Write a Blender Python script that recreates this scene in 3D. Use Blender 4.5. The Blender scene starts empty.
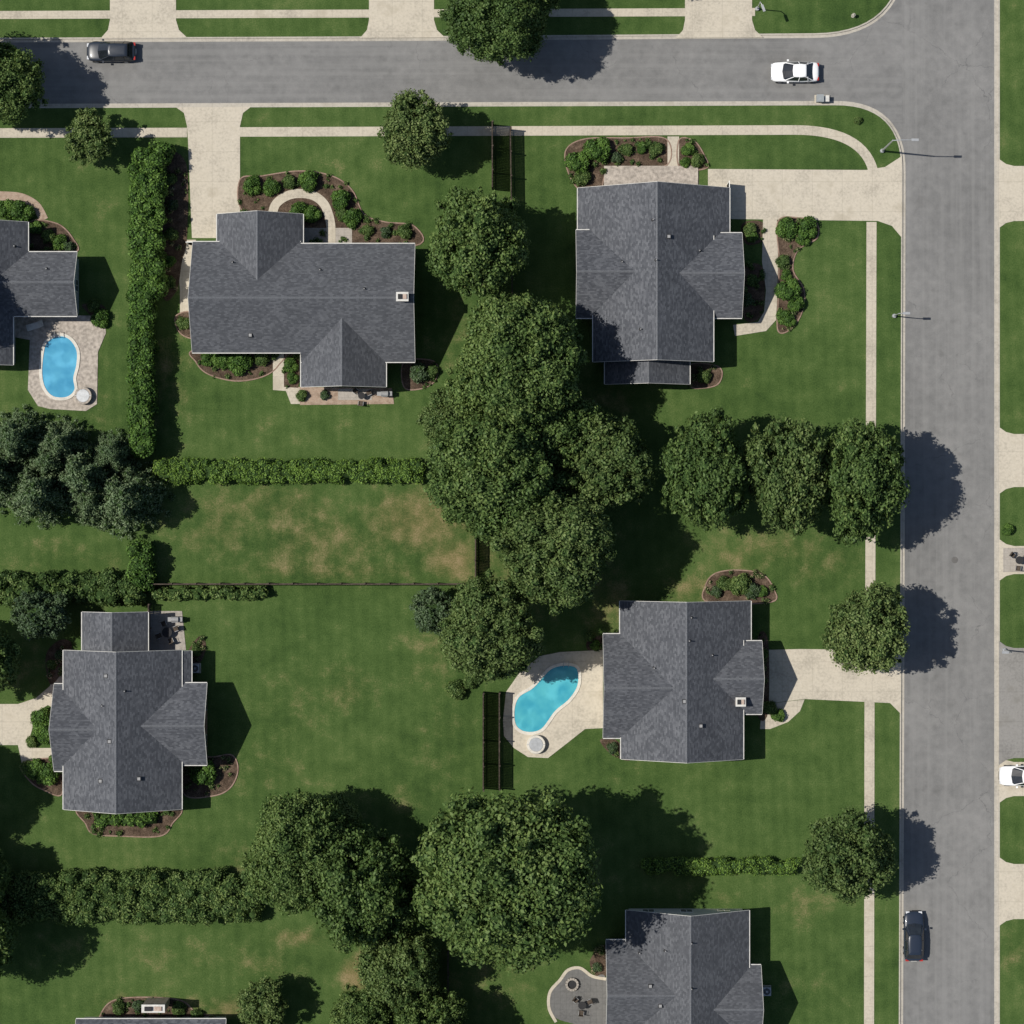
import bpy, bmesh, math, random
import numpy as np
from mathutils import Vector, Matrix
from mathutils.geometry import tessellate_polygon
random.seed(7); RNG=np.random.default_rng(11)
S=0.1; H=250.0
sc=bpy.context.scene
def P(px,py,z=0.0):
    k=(H-z)/H
    return ((px-512)*S*k,(512-py)*S*k,z)
# ---------------------------------------------------------------- materials
class M:
    def __init__(s,name,rough=0.85,spec=0.3):
        s.m=bpy.data.materials.new(name); s.m.use_nodes=True
        s.nt=s.m.node_tree; s.b=s.nt.nodes['Principled BSDF']; s.out=s.nt.nodes['Material Output']
        s.b.inputs['Roughness'].default_value=rough
        s.b.inputs['Specular IOR Level'].default_value=spec
        s.geo=s.nt.nodes.new('ShaderNodeNewGeometry'); s.pos=s.geo.outputs['Position']
    def n(s,t,**k):
        nd=s.nt.nodes.new(t)
        for a,v in k.items(): setattr(nd,a,v)
        return nd
    def l(s,a,b): s.nt.links.new(a,b)
    def setin(s,nd,i,v):
        if isinstance(v,(int,float)): nd.inputs[i].default_value=v
        elif isinstance(v,(tuple,list)): nd.inputs[i].default_value=v
        else: s.l(v,nd.inputs[i])
    def math(s,op,a,b=0.0,c=None,clamp=False):
        nd=s.n('ShaderNodeMath',operation=op); nd.use_clamp=clamp
        s.setin(nd,0,a); s.setin(nd,1,b)
        if c is not None: s.setin(nd,2,c)
        return nd.outputs[0]
    def noise(s,scale,detail=3,rough=0.55,vec=None,out='Fac'):
        nd=s.n('ShaderNodeTexNoise'); nd.inputs['Scale'].default_value=scale
        nd.inputs['Detail'].default_value=detail; nd.inputs['Roughness'].default_value=rough
        s.l(vec if vec is not None else s.pos,nd.inputs['Vector']); return nd.outputs[out]
    def ramp(s,f,stops):
        nd=s.n('ShaderNodeValToRGB'); cr=nd.color_ramp
        while len(cr.elements)<len(stops): cr.elements.new(0.5)
        for e,(p,c) in zip(cr.elements,stops):
            e.position=p; e.color=(c[0],c[1],c[2],1)
        s.l(f,nd.inputs[0]); return nd.outputs[0]
    def mix(s,f,a,b,mode='MIX'):
        nd=s.n('ShaderNodeMix',data_type='RGBA',blend_type=mode)
        s.setin(nd,0,f)
        for i,v in ((6,a),(7,b)):
            if isinstance(v,tuple): nd.inputs[i].default_value=(v[0],v[1],v[2],1)
            else: s.l(v,nd.inputs[i])
        return nd.outputs[2]
    def maprange(s,v,a,b,c,d,sm=True):
        nd=s.n('ShaderNodeMapRange'); nd.interpolation_type='SMOOTHSTEP' if sm else 'LINEAR'
        s.l(v,nd.inputs[0])
        for i,x in enumerate((a,b,c,d)): nd.inputs[i+1].default_value=x
        return nd.outputs[0]
    def sep(s):
        nd=s.n('ShaderNodeSeparateXYZ'); s.l(s.pos,nd.inputs[0]); return nd.outputs
    def bump(s,h,strength=0.4,dist=0.05):
        nd=s.n('ShaderNodeBump'); nd.inputs['Strength'].default_value=strength; nd.inputs['Distance'].default_value=dist
        s.l(h,nd.inputs['Height']); s.l(nd.outputs[0],s.b.inputs['Normal'])
    def col(s,c):
        if isinstance(c,tuple): s.b.inputs['Base Color'].default_value=(c[0],c[1],c[2],1)
        else: s.l(c,s.b.inputs['Base Color'])
        return s

def plain(name,c,rough=0.6,spec=0.4,metal=0.0,nz=0.12,scale=3):
    m=M(name,rough,spec); f=m.noise(scale,2)
    a=tuple(x*(1-nz) for x in c); b=tuple(min(1,x*(1+nz)) for x in c)
    m.col(m.ramp(f,[(0.3,a),(0.7,b)])); m.b.inputs['Metallic'].default_value=metal
    return m.m

# worn / dry regions of turf (stored as a vertex attribute on the lawn mesh)
DRY=[(215,525,70,50,.45),(320,540,110,50,.48),(420,520,75,45,.72),(455,560,40,30,.8),(270,505,110,30,.45),(330,570,140,16,.45),
 (345,690,42,34,.42),(300,700,60,60,.27),(430,655,50,60,.32),(260,770,80,50,.22),(390,800,70,40,.25),(440,740,40,60,.24),
 (60,950,90,28,.26),(180,955,100,30,.28),(270,965,60,30,.34),(300,938,40,12,.6),(360,975,24,26,1.1),(150,1005,80,12,.65),(235,1010,40,14,.8),
 (770,545,100,30,.42),(700,590,60,25,.5),(820,560,50,40,.36),(605,600,34,50,.6),(740,560,50,26,.42),
 (805,905,60,30,.36),(700,900,60,20,.3),(560,880,60,60,.45),(480,950,60,60,.4),(500,980,60,40,.35),
 (260,420,110,34,.16),(455,330,34,70,.35),(40,560,70,30,.3),(30,670,50,40,.33),(600,400,60,60,.35),(520,520,110,130,.5),
 (640,780,80,30,.13),(170,380,36,70,.35),(300,870,160,50,.35),(175,225,14,70,.75),(1015,950,20,40,.35),
 (790,1000,70,40,.2),(560,690,60,60,.25),(110,560,60,20,.3),(15,660,45,30,.38),(330,165,60,14,.2),(840,300,20,90,.12),(95,200,30,60,.15),(100,400,30,60,.2),(540,150,40,14,.2),(888,450,8,300,.25)]
DW=np.array([(P(a,b)[0],P(a,b)[1],c*S,d*S,e) for a,b,c,d,e in DRY])
def dryval(xy):
    q=np.sqrt(((xy[:,None,0]-DW[None,:,0])/DW[None,:,2])**2+((xy[:,None,1]-DW[None,:,1])/DW[None,:,3])**2)
    t=np.clip((1.35-q)/1.25,0,1); t=t*t*(3-2*t); return (t*DW[None,:,4]).max(1)
def grass():
    m=M('grass',0.95,0.08)
    n1=m.noise(.07,3); n2=m.noise(.5,4,.62); n3=m.noise(7,4,.75)
    f=m.math('ADD',m.math('MULTIPLY',n1,.30),m.math('ADD',m.math('MULTIPLY',n2,.34),m.math('MULTIPLY',n3,.44)))
    f=m.math('SUBTRACT',f,.04)
    x,y,z=m.sep()
    st=m.math('SINE',m.math('MULTIPLY',m.math('ADD',x,m.math('MULTIPLY',y,.04)),2*math.pi/1.15))
    f=m.math('ADD',f,m.math('MULTIPLY',st,.013))
    base=m.ramp(f,[(0.36,(.026,.052,.014)),(0.46,(.045,.081,.021)),(0.55,(.065,.106,.030)),(0.67,(.120,.148,.053))])
    at=m.n('ShaderNodeAttribute'); at.attribute_name='dry'
    d=m.math('ADD',at.outputs['Fac'],m.math('MULTIPLY',m.math('SUBTRACT',n2,.5),1.35))
    d=m.math('ADD',d,m.math('MULTIPLY',m.math('SUBTRACT',n3,.5),.7))
    fac=m.maprange(d,.16,1.0,0,.92)
    drc=m.ramp(m.math('ADD',m.math('MULTIPLY',n2,.5),m.math('MULTIPLY',n3,.5)),[(.34,(.095,.098,.036)),(.5,(.155,.132,.056)),(.64,(.26,.195,.11))])
    m.col(m.mix(fac,base,drc))
    m.bump(n3,.6,.08)
    return m.m
def asphalt():
    m=M('asphalt',.9,.25)
    n1=m.noise(.12,3); n2=m.noise(1.1,4,.6); n3=m.noise(20,3,.75)
    f=m.math('ADD',m.math('MULTIPLY',n1,.33),m.math('ADD',m.math('MULTIPLY',n2,.32),m.math('MULTIPLY',n3,.35)))
    base=m.ramp(f,[(.36,(.120,.119,.117)),(.5,(.163,.161,.158)),(.64,(.215,.211,.205))])
    v=m.n('ShaderNodeTexVoronoi',feature='DISTANCE_TO_EDGE'); v.inputs['Scale'].default_value=.13
    wn=m.noise(.9,3,.6,out='Color')
    ad=m.n('ShaderNodeVectorMath',operation='MULTIPLY_ADD'); m.l(wn,ad.inputs[0]); ad.inputs[1].default_value=(1.6,1.6,0); m.l(m.pos,ad.inputs[2])
    m.l(ad.outputs[0],v.inputs['Vector'])
    cr=m.maprange(v.outputs['Distance'],.0,.006,.45,0)
    cr=m.math('MULTIPLY',cr,m.maprange(n1,.5,.6,0,1))
    base=m.mix(cr,base,(.055,.055,.057))
    # worn wheel lanes: fine streaks running along the north-south road
    x,y,z=m.sep()
    sv=m.n('ShaderNodeVectorMath',operation='MULTIPLY'); m.l(m.pos,sv.inputs[0]); sv.inputs[1].default_value=(1.6,.03,1)
    on=m.math('GREATER_THAN',x,39.0)
    st=m.math('MULTIPLY',m.maprange(m.noise(1,3,.6,vec=sv.outputs[0]),.42,.66,0,.38),on)
    base=m.mix(st,base,(.215,.212,.206))
    sh=m.n('ShaderNodeVectorMath',operation='MULTIPLY'); m.l(m.pos,sh.inputs[0]); sh.inputs[1].default_value=(.03,1.6,1)
    st2=m.math('MULTIPLY',m.maprange(m.noise(1,3,.6,vec=sh.outputs[0]),.42,.66,0,.38),m.math('LESS_THAN',x,39.0))
    base=m.mix(st2,base,(.215,.212,.206))
    sp=m.maprange(m.noise(.6,2,.5),.62,.76,0,.35)
    base=m.mix(sp,base,(.10,.098,.095))
    m.col(base); return m.m
def concrete(name,c,jx=1.5,jy=1.5,dark=.55):
    m=M(name,.85,.25)
    n1=m.noise(.35,4,.6); n2=m.noise(4,4,.65)
    f=m.math('ADD',m.math('MULTIPLY',n1,.5),m.math('MULTIPLY',n2,.5))
    a=tuple(x*.74 for x in c); b=tuple(x*1.12 for x in c)
    base=m.ramp(f,[(.36,a),(.5,c),(.64,b)])
    x,y,z=m.sep(); j=None
    for ax,sp in ((x,jx),(y,jy)):
        if sp:
            fr=m.math('FRACT',m.math('MULTIPLY',ax,1/sp)); v=m.math('LESS_THAN',fr,.04/sp)
            j=v if j is None else m.math('MAXIMUM',j,v)
    if j is not None: base=m.mix(m.math('MULTIPLY',j,.5),base,tuple(q*dark for q in c))
    st=m.maprange(n1,.54,.72,0,.4)
    base=m.mix(st,base,(c[0]*.5,c[1]*.48,c[2]*.42))
    m.col(base); return m.m
def shingle():
    m=M('roof_shingle',.92,.15)
    x,y,z=m.sep()
    row=m.math('FLOOR',m.math('MULTIPLY',z,1/.085))
    nrm=m.n('ShaderNodeSeparateXYZ'); m.l(m.geo.outputs['True Normal'],nrm.inputs[0])
    ax=m.math('GREATER_THAN',m.math('ABSOLUTE',nrm.outputs[0]),m.math('ABSOLUTE',nrm.outputs[1]))
    along=m.n('ShaderNodeMix',data_type='FLOAT'); m.l(ax,along.inputs[0]); m.l(x,along.inputs[2]); m.l(y,along.inputs[3])
    u=m.math('ADD',m.math('MULTIPLY',along.outputs[0],1/.28),m.math('MULTIPLY',row,.37))
    cb=m.n('ShaderNodeCombineXYZ'); m.l(m.math('FLOOR',u),cb.inputs[0]); m.l(row,cb.inputs[1])
    wn=m.n('ShaderNodeTexWhiteNoise',noise_dimensions='2D'); m.l(cb.outputs[0],wn.inputs['Vector'])
    n1=m.noise(.5,3); n3=m.noise(14,2)
    f=m.math('ADD',m.math('MULTIPLY',wn.outputs['Value'],.34),m.math('ADD',m.math('MULTIPLY',n1,.32),m.math('MULTIPLY',n3,.34)))
    base=m.ramp(f,[(.25,(.048,.052,.062)),(.5,(.082,.087,.100)),(.75,(.142,.148,.164))])
    fr=m.math('FRACT',m.math('MULTIPLY',z,1/.085))
    ln=m.maprange(fr,0,.22,.45,0,False)
    base=m.mix(ln,base,(.035,.036,.042))
    oi=m.n('ShaderNodeObjectInfo')
    base=m.mix(m.math('MULTIPLY',oi.outputs['Random'],.3),base,(.075,.077,.08))
    m.col(base); m.bump(wn.outputs['Value'],.2,.015); return m.m
def siding(name,c):
    m=M(name,.7,.3); x,y,z=m.sep()
    fr=m.math('FRACT',m.math('MULTIPLY',z,1/.18)); ln=m.maprange(fr,0,.12,.5,0,False)
    base=m.ramp(m.noise(1.2,3),[(.3,tuple(q*.9 for q in c)),(.7,c)])
    m.col(m.mix(ln,base,tuple(q*.4 for q in c))); return m.m
def brickm(name,c1,c2,scale=4.0):
    m=M(name,.85,.2); t=m.n('ShaderNodeTexBrick'); m.l(m.pos,t.inputs['Vector']); t.inputs['Scale'].default_value=scale
    t.inputs['Color1'].default_value=(*c1,1); t.inputs['Color2'].default_value=(*c2,1); t.inputs['Mortar'].default_value=(.3,.28,.25,1)
    n=m.noise(2,3); m.col(m.mix(m.maprange(n,.4,.7,0,.5),t.outputs['Color'],tuple(q*.5 for q in c1))); return m.m
def mulch():
    m=M('mulch',.95,.1); f=m.math('ADD',m.math('MULTIPLY',m.noise(9,3,.75),.6),m.math('MULTIPLY',m.noise(1,2),.4))
    m.col(m.ramp(f,[(.35,(.028,.020,.014)),(.5,(.075,.052,.037)),(.62,(.14,.10,.072)),(.72,(.23,.18,.135))])); m.bump(f,.8,.08); return m.m
def leaf(name,dark,mid,light,trans=.22):
    m=M(name,.6,.25)
    at=m.n('ShaderNodeAttribute'); at.attribute_name='tint'; oi=m.n('ShaderNodeObjectInfo')
    f=m.math('ADD',m.math('MULTIPLY',at.outputs['Fac'],.78),m.math('MULTIPLY',oi.outputs['Random'],.2))
    c=m.ramp(f,[(.10,dark),(.48,mid),(.88,light)])
    m.col(c)
    if trans>0:
        tr=m.n('ShaderNodeBsdfTranslucent'); m.l(m.mix(1,c,(1.1,1.2,.55),'MULTIPLY'),tr.inputs[0])
        mx=m.n('ShaderNodeMixShader'); mx.inputs[0].default_value=trans
        m.l(m.b.outputs[0],mx.inputs[1]); m.l(tr.outputs[0],mx.inputs[2]); m.l(mx.outputs[0],m.out.inputs[0])
    return m.m
def water(name,a,b):
    m=M(name,.06,.5)
    n=m.noise(.5,2); v=m.n('ShaderNodeTexVoronoi',feature='SMOOTH_F1'); v.inputs['Scale'].default_value=1.3
    wn=m.noise(1.2,3,out='Color'); ad=m.n('ShaderNodeVectorMath',operation='MULTIPLY_ADD'); m.l(wn,ad.inputs[0]); ad.inputs[1].default_value=(.9,.9,0); m.l(m.pos,ad.inputs[2]); m.l(ad.outputs[0],v.inputs['Vector'])
    c=m.ramp(n,[(.35,a),(.65,b)]); caustic=m.maprange(v.outputs['Distance'],.35,.85,0,.3)
    m.col(m.mix(caustic,c,tuple(min(1,q*1.6+.04) for q in b))); m.bump(m.noise(3,3),.15,.05); return m.m  # caustic light painted into the water colour as lighter cells
def bark():
    m=M('bark',.9,.1); f=m.noise(4,4,.7); m.col(m.ramp(f,[(.3,(.05,.035,.025)),(.7,(.16,.12,.09))])); return m.m
def glass(name):
    m=M(name,.05,.8); m.col(m.ramp(m.noise(.8,2),[(.3,(.008,.010,.013)),(.7,(.022,.027,.033))])); return m.m
def paint(name,c):
    m=M(name,.35,.4); m.col(m.ramp(m.noise(6,2),[(.3,tuple(q*.93 for q in c)),(.7,c)])); m.b.inputs['Coat Weight'].default_value=.35; m.b.inputs['Coat Roughness'].default_value=.06; return m.m
G=grass(); ASP=asphalt(); CON=concrete('concrete',(.44,.395,.32),1.5,1.5); DRV=concrete('driveway_concrete',(.455,.41,.335),3.0,3.0)
DRVG=concrete('grey_driveway',(.22,.212,.20),3,3); PATD=concrete('dark_patio_stone',(.13,.128,.125),.6,.6)
KERB=concrete('kerb_concrete',(.39,.36,.31),3.0,3.0); SH=shingle(); MUL=mulch(); BK=bark()
PAV=brickm('paver_brick',(.30,.20,.14),(.36,.27,.20),3.0); EDG=brickm('edging_brick',(.22,.13,.095),(.28,.18,.13),5)
STONE=concrete('flagstone',(.33,.30,.265),.6,.6,.6)
WALLW=siding('siding_cream',(.60,.57,.50)); WALLG=siding('siding_grey',(.42,.43,.43)); WALLB=brickm('brick_wall_mat',(.28,.15,.11),(.34,.2,.15),5)
TRIM=plain('white_trim',(.72,.71,.67),.5); FAS=plain('fascia_trim',(.52,.51,.48),.6); GL=glass('window_glass'); CGL=glass('car_glass')
DOOR=plain('door_paint',(.10,.045,.03),.4); METAL=plain('galvanised_metal',(.38,.39,.40),.45,.5,.4); DARK=plain('dark_rubber',(.018,.018,.02),.8)
WOOD=plain('weathered_wood',(.070,.055,.043),.85,.2,0,.35,4); WOODL=plain('deck_wood',(.34,.30,.26),.8,.2,0,.3,3); CHIM=brickm('chimney_brick',(.42,.3,.24),(.5,.4,.33),5)
RIDGE=plain('ridge_cap',(.115,.120,.132),.9,.15,0,.2,8); RED=plain('red_plastic',(.35,.02,.015),.3); LENS=plain('lamp_lens',(.6,.61,.63),.1)
VENT=plain('vent_pipe',(.25,.25,.25),.6)
LF=leaf('leaf_oak',(.034,.068,.018),(.088,.145,.039),(.185,.248,.074))
LF2=leaf('leaf_maple',(.048,.086,.024),(.112,.165,.050),(.215,.265,.094))
LFD=leaf('leaf_dark_evergreen',(.026,.050,.026),(.062,.100,.048),(.12,.165,.084),.1)
LFP=leaf('needle_pine',(.044,.082,.040),(.105,.160,.078),(.195,.250,.135),.2)
LFH=leaf('leaf_hedge',(.032,.080,.014),(.080,.158,.028),(.150,.250,.050),.2)
LFB=leaf('leaf_bright_hedge',(.050,.11,.016),(.115,.200,.032),(.19,.30,.06),.2)
FLOW=leaf('flowering_plants',(.05,.10,.03),(.12,.15,.05),(.34,.25,.18),0)
CORE=plain('inner_light_blocker',(.028,.052,.016),.95,.05,0,.4,2)  # dark solids added inside the foliage to block light and fill gaps
# ---------------------------------------------------------------- mesh helpers
class MB:
    def __init__(s): s.v=[];s.f=[];s.mi=[];s.mats=[]
    def mat(s,m):
        if m not in s.mats: s.mats.append(m)
        return s.mats.index(m)
    def poly(s,pts,m):
        b=len(s.v); s.v+= [tuple(p) for p in pts]; s.f.append(tuple(range(b,b+len(pts)))); s.mi.append(s.mat(m))
    def box(s,x0,y0,z0,x1,y1,z1,m,T=None):
        if x0>x1:x0,x1=x1,x0
        if y0>y1:y0,y1=y1,y0
        c=[(x0,y0,z0),(x1,y0,z0),(x1,y1,z0),(x0,y1,z0),(x0,y0,z1),(x1,y0,z1),(x1,y1,z1),(x0,y1,z1)]
        if T is not None: c=[tuple(T@Vector(q)) for q in c]
        b=len(s.v); s.v+=c; k=s.mat(m)
        for f in ((0,3,2,1),(4,5,6,7),(0,1,5,4),(1,2,6,5),(2,3,7,6),(3,0,4,7)):
            s.f.append(tuple(b+i for i in f)); s.mi.append(k)
    def cyl(s,p0,p1,r0,r1,m,n=12,cap=True):
        p0=Vector(p0);p1=Vector(p1); d=(p1-p0).normalized(); a=d.orthogonal().normalized(); c=d.cross(a)
        b=len(s.v); k=s.mat(m)
        for p,r in ((p0,r0),(p1,r1)):
            for i in range(n):
                t=2*math.pi*i/n; s.v.append(tuple(p+a*math.cos(t)*r+c*math.sin(t)*r))
        for i in range(n):
            j=(i+1)%n; s.f.append((b+i,b+j,b+n+j,b+n+i)); s.mi.append(k)
        if cap:
            s.f.append(tuple(b+n+i for i in range(n))); s.mi.append(k)
            s.f.append(tuple(b+n-1-i for i in range(n))); s.mi.append(k)
    def build(s,name,parent=None,smooth=False,loc=None):
        me=bpy.data.meshes.new(name); me.from_pydata(s.v,[],s.f)
        for m in s.mats: me.materials.append(m)
        me.polygons.foreach_set('material_index',s.mi)
        if smooth: me.polygons.foreach_set('use_smooth',[True]*len(s.f))
        me.update(); o=bpy.data.objects.new(name,me); sc.collection.objects.link(o)
        if parent: o.parent=parent
        if loc: o.location=loc
        return o
def empty(name,loc=(0,0,0),rot=0,scale=(1,1,1)):
    o=bpy.data.objects.new(name,None); o.location=loc; o.rotation_euler=(0,0,rot); o.scale=scale
    sc.collection.objects.link(o); return o
def bez(a,c,b,n=14):
    return [((1-t)**2*a[0]+2*t*(1-t)*c[0]+t*t*b[0],(1-t)**2*a[1]+2*t*(1-t)*c[1]+t*t*b[1]) for t in [i/n for i in range(n+1)]]
def smooth(pts,closed=True,n=7):
    out=[];N=len(pts)
    rng=range(N) if closed else range(N-1)
    for i in rng:
        g=lambda k: pts[k%N] if closed else pts[min(max(k,0),N-1)]
        p0,p1,p2,p3=g(i-1),g(i),g(i+1),g(i+2)
        for j in range(n):
            t=j/n
            out.append(tuple(.5*((2*p1[a])+(-p0[a]+p2[a])*t+(2*p0[a]-5*p1[a]+4*p2[a]-p3[a])*t*t+(-p0[a]+3*p1[a]-3*p2[a]+p3[a])*t**3) for a in (0,1)))
    if not closed: out.append(pts[-1])
    return out
def slab(name,pts,z,thick,mat,sm=False,parent=None,grid=False):
    if sm: pts=smooth(pts)
    w=[P(x,y) for x,y in pts]
    ar=sum(w[i][0]*w[(i+1)%len(w)][1]-w[(i+1)%len(w)][0]*w[i][1] for i in range(len(w)))
    if ar<0: w=w[::-1]
    bm=bmesh.new(); top=[bm.verts.new((x,y,z)) for x,y,_ in w]; bot=[bm.verts.new((x,y,z-thick)) for x,y,_ in w]
    n=len(w)
    for tri in tessellate_polygon([[Vector((x,y,0)) for x,y,_ in w]]):
        a,b,c=tri
        cr=(w[b][0]-w[a][0])*(w[c][1]-w[a][1])-(w[b][1]-w[a][1])*(w[c][0]-w[a][0])
        if cr<0: b,c=c,b
        try: bm.faces.new((top[a],top[b],top[c]))
        except ValueError: pass
    for i in range(n):
        j=(i+1)%n; bm.faces.new((bot[i],bot[j],top[j],top[i]))
    if grid:
        st=1.3; g=[-58+st*i for i in range(int(116/st)+1)]
        for c in g: bmesh.ops.bisect_plane(bm,geom=bm.verts[:]+bm.edges[:]+bm.faces[:],plane_co=(c,0,0),plane_no=(1,0,0))
        for c in g: bmesh.ops.bisect_plane(bm,geom=bm.verts[:]+bm.edges[:]+bm.faces[:],plane_co=(0,c,0),plane_no=(0,1,0))
    me=bpy.data.meshes.new(name); bm.to_mesh(me); bm.free(); me.materials.append(mat)
    if grid:
        co=np.empty(len(me.vertices)*3); me.vertices.foreach_get('co',co); dv=dryval(co.reshape(-1,3)[:,:2])
        a=me.attributes.new('dry','FLOAT','POINT'); a.data.foreach_set('value',dv.astype(np.float32))
    o=bpy.data.objects.new(name,me); sc.collection.objects.link(o)
    if parent:o.parent=parent
    return o
def ribbon(name,pts,w,z,thick,mat,off=0.0,closed=False,parent=None):
    q=[Vector((P(x,y)[0],P(x,y)[1])) for x,y in pts]; n=len(q); L=[];R=[]
    for i in range(n):
        if closed: d=(q[(i+1)%n]-q[i-1])
        else: d=q[min(i+1,n-1)]-q[max(i-1,0)]
        d.normalize(); nn=Vector((-d.y,d.x)); L.append(q[i]+nn*(off+w/2)); R.append(q[i]+nn*(off-w/2))
    mb=MB(); k=range(n) if closed else range(n-1)
    for i in k:
        j=(i+1)%n
        mb.poly([(*R[i],z),(*R[j],z),(*L[j],z),(*L[i],z)],mat)
        mb.poly([(*R[i],z-thick),(*R[j],z-thick),(*R[j],z),(*R[i],z)],mat)
        mb.poly([(*L[j],z-thick),(*L[i],z-thick),(*L[i],z),(*L[j],z)],mat)
    return mb.build(name,parent)
# ---------------------------------------------------------------- foliage builders
_b=bmesh.new(); bmesh.ops.create_icosphere(_b,subdivisions=2,radius=1)
ICV=np.array([v.co[:] for v in _b.verts]); ICF=np.array([[v.index for v in f.verts] for f in _b.faces]); _b.free()
def build_np(name,parts,mats):
    nv=sum(len(p[0]) for p in parts); me=bpy.data.meshes.new(name)
    V=np.concatenate([p[0] for p in parts]); T=np.concatenate([np.broadcast_to(p[3],(len(p[0]),)) for p in parts])
    loops=[];starts=[];mi=[];off=0;lo=0
    for v,f,m,_ in parts:
        k=f.shape[1]; loops.append((f+off).ravel()); starts.append(lo+np.arange(len(f))*k); lo+=f.size; mi.append(np.full(len(f),m)); off+=len(v)
    loops=np.concatenate(loops);starts=np.concatenate(starts);mi=np.concatenate(mi)
    me.vertices.add(nv); me.vertices.foreach_set('co',V.astype(np.float32).ravel())
    me.loops.add(len(loops)); me.loops.foreach_set('vertex_index',loops.astype(np.int32))
    me.polygons.add(len(starts)); me.polygons.foreach_set('loop_start',starts.astype(np.int32))
    me.polygons.foreach_set('material_index',mi.astype(np.int32))
    for m in mats: me.materials.append(m)
    a=me.attributes.new('tint','FLOAT','POINT'); a.data.foreach_set('value',T.astype(np.float32))
    me.update(calc_edges=True); me.validate(); return me
def norm(a): return a/np.maximum(np.linalg.norm(a,axis=1,keepdims=True),1e-6)
def leafparts(lobes,dens,size,tint,aspect=.6,jit=.65,corek=.82,core=True,spread=.2):
    L=np.asarray(lobes); parts=[]
    n=np.maximum((dens*4*math.pi*L[:,3]**2).astype(int),6); idx=np.repeat(np.arange(len(L)),n); N=len(idx)
    d=norm(RNG.normal(size=(N,3))); c=L[idx,:3]; r=L[idx,3:4]
    p=c+d*r*(1-spread*.6+spread*1.6*RNG.random((N,1))**1.3)
    keep=p[:,2]>.03
    for k in range(len(L)):
        dd=np.sum((p-L[k,:3])**2,axis=1); keep&=~((dd<(L[k,3]*.82)**2)&(idx!=k))
    p=p[keep]; d=d[keep]; idx=idx[keep]; N=len(p)
    nn=norm(d+jit*RNG.normal(size=(N,3))); t=norm(np.cross(nn,RNG.normal(size=(N,3)))); b=np.cross(nn,t)
    s=size*(.6+.8*RNG.random((N,1)))
    V=np.stack([p-t*s,p-b*s*aspect-t*s*.1,p+t*s,p+b*s*aspect-t*s*.1],axis=1).reshape(-1,3)
    Fq=np.arange(4*N).reshape(-1,4)
    tt=np.asarray(tint)[idx]*.55+.45*RNG.random(N)
    parts.append((V,Fq,0,np.repeat(tt,4)))
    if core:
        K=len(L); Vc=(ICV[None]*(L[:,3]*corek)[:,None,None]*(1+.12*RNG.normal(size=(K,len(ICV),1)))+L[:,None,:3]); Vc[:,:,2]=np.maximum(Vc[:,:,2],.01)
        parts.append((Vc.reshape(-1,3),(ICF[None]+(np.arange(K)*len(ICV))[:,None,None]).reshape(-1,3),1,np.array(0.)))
    return parts
# ---------------------------------------------------------------- terrain, roads
gs=MB(); gs.poly([(-1500,-1500,-.14),(1500,-1500,-.14),(1500,1500,-.14),(-1500,1500,-.14)],G); gs.build('ground')
F=5000
slab('road',[(-F,30),(790,30),(790,-60),(890,-60),(890,-F),(1005,-F),(1005,F),(890,F),(890,210),(790,210),(790,116),(-F,116)],-.116,.02,ASP)
kmain=[(-F,108),(0,107.5),(400,106)]+bez((835,104.5),(903,104),(902,172))+[(901,600),(899.5,1024),(899.5,F)]
knorth=[(-F,38),(0,38.5),(400,37)]+bez((815,34),(903,33),(903,-50))+[(903,-F)]
keast=[(999,-F),(999,0),(999,1024),(998,F)]
slab('lawn',kmain+[(-F,F)],0,.13,G,grid=True)
slab('lawn',knorth+[(-F,-F)],0,.13,G,grid=True)
slab('lawn',keast+[(F+1000,F),(F+1000,-F)],0,.13,G,grid=True)
for k_ in (kmain,knorth,keast): ribbon('kerb',k_,.15,.008,.135,KERB)
ribbon('gutter',kmain,.30,-.108,.02,KERB,off=.225)
ribbon('gutter',knorth,.30,-.108,.02,KERB,off=-.225)
ribbon('gutter',keast,.38,-.108,.02,KERB,off=-.265)
SW='sidewalk'
ribbon(SW,[(-F,133),(0,133),(187,132.5)],.95,.02,.05,CON)
ribbon(SW,[(240,132),(500,131)]+bez((795,130),(862,130),(873,170)),.95,.02,.05,CON)
ribbon(SW,[(871.5,222),(871,400),(870,655)],1.0,.02,.05,CON)
ribbon(SW,[(869.5,700),(869,1024),(869,F)],1.0,.02,.05,CON)
ribbon(SW,[(-F,15.5),(0,15),(755,12)],.8,.02,.05,CON)
D='driveway'
slab(D,[(176,107.3),(251,106.8),(243,113),(240,126),(240,238),(192,238),(188,140),(187,126),(184,113)],.028,.14,DRV)
slab('garden_path',[(176,240),(196,239.7),(194,290),(190,318),(180,316),(180,290)],.022,.05,CON)
slab(D,[(708,169),(866,170),(885,167),(902,156),(902,238),(892,226),(878,221),(730,219),(708,219)],.028,.14,DRV)
slab(D,[(763,650),(800,649),(880,650),(901,641),(901,714),(890,703),(805,699),(763,704)],.028,.14,DRV)
slab('garden_path',[(762,704.5),(804.5,699.5),(800,711),(788,722),(770,729),(760,729)],.022,.05,CON,False)
for a,b in ((110,176),(369,434),(685,752)):
    slab(D,[(a,-300),(b,-300),(b,20),(b+3,30),(b+11,37.5),(a-9,38),(a-2,30),(a,20)],.028,.14,DRV)
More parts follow.
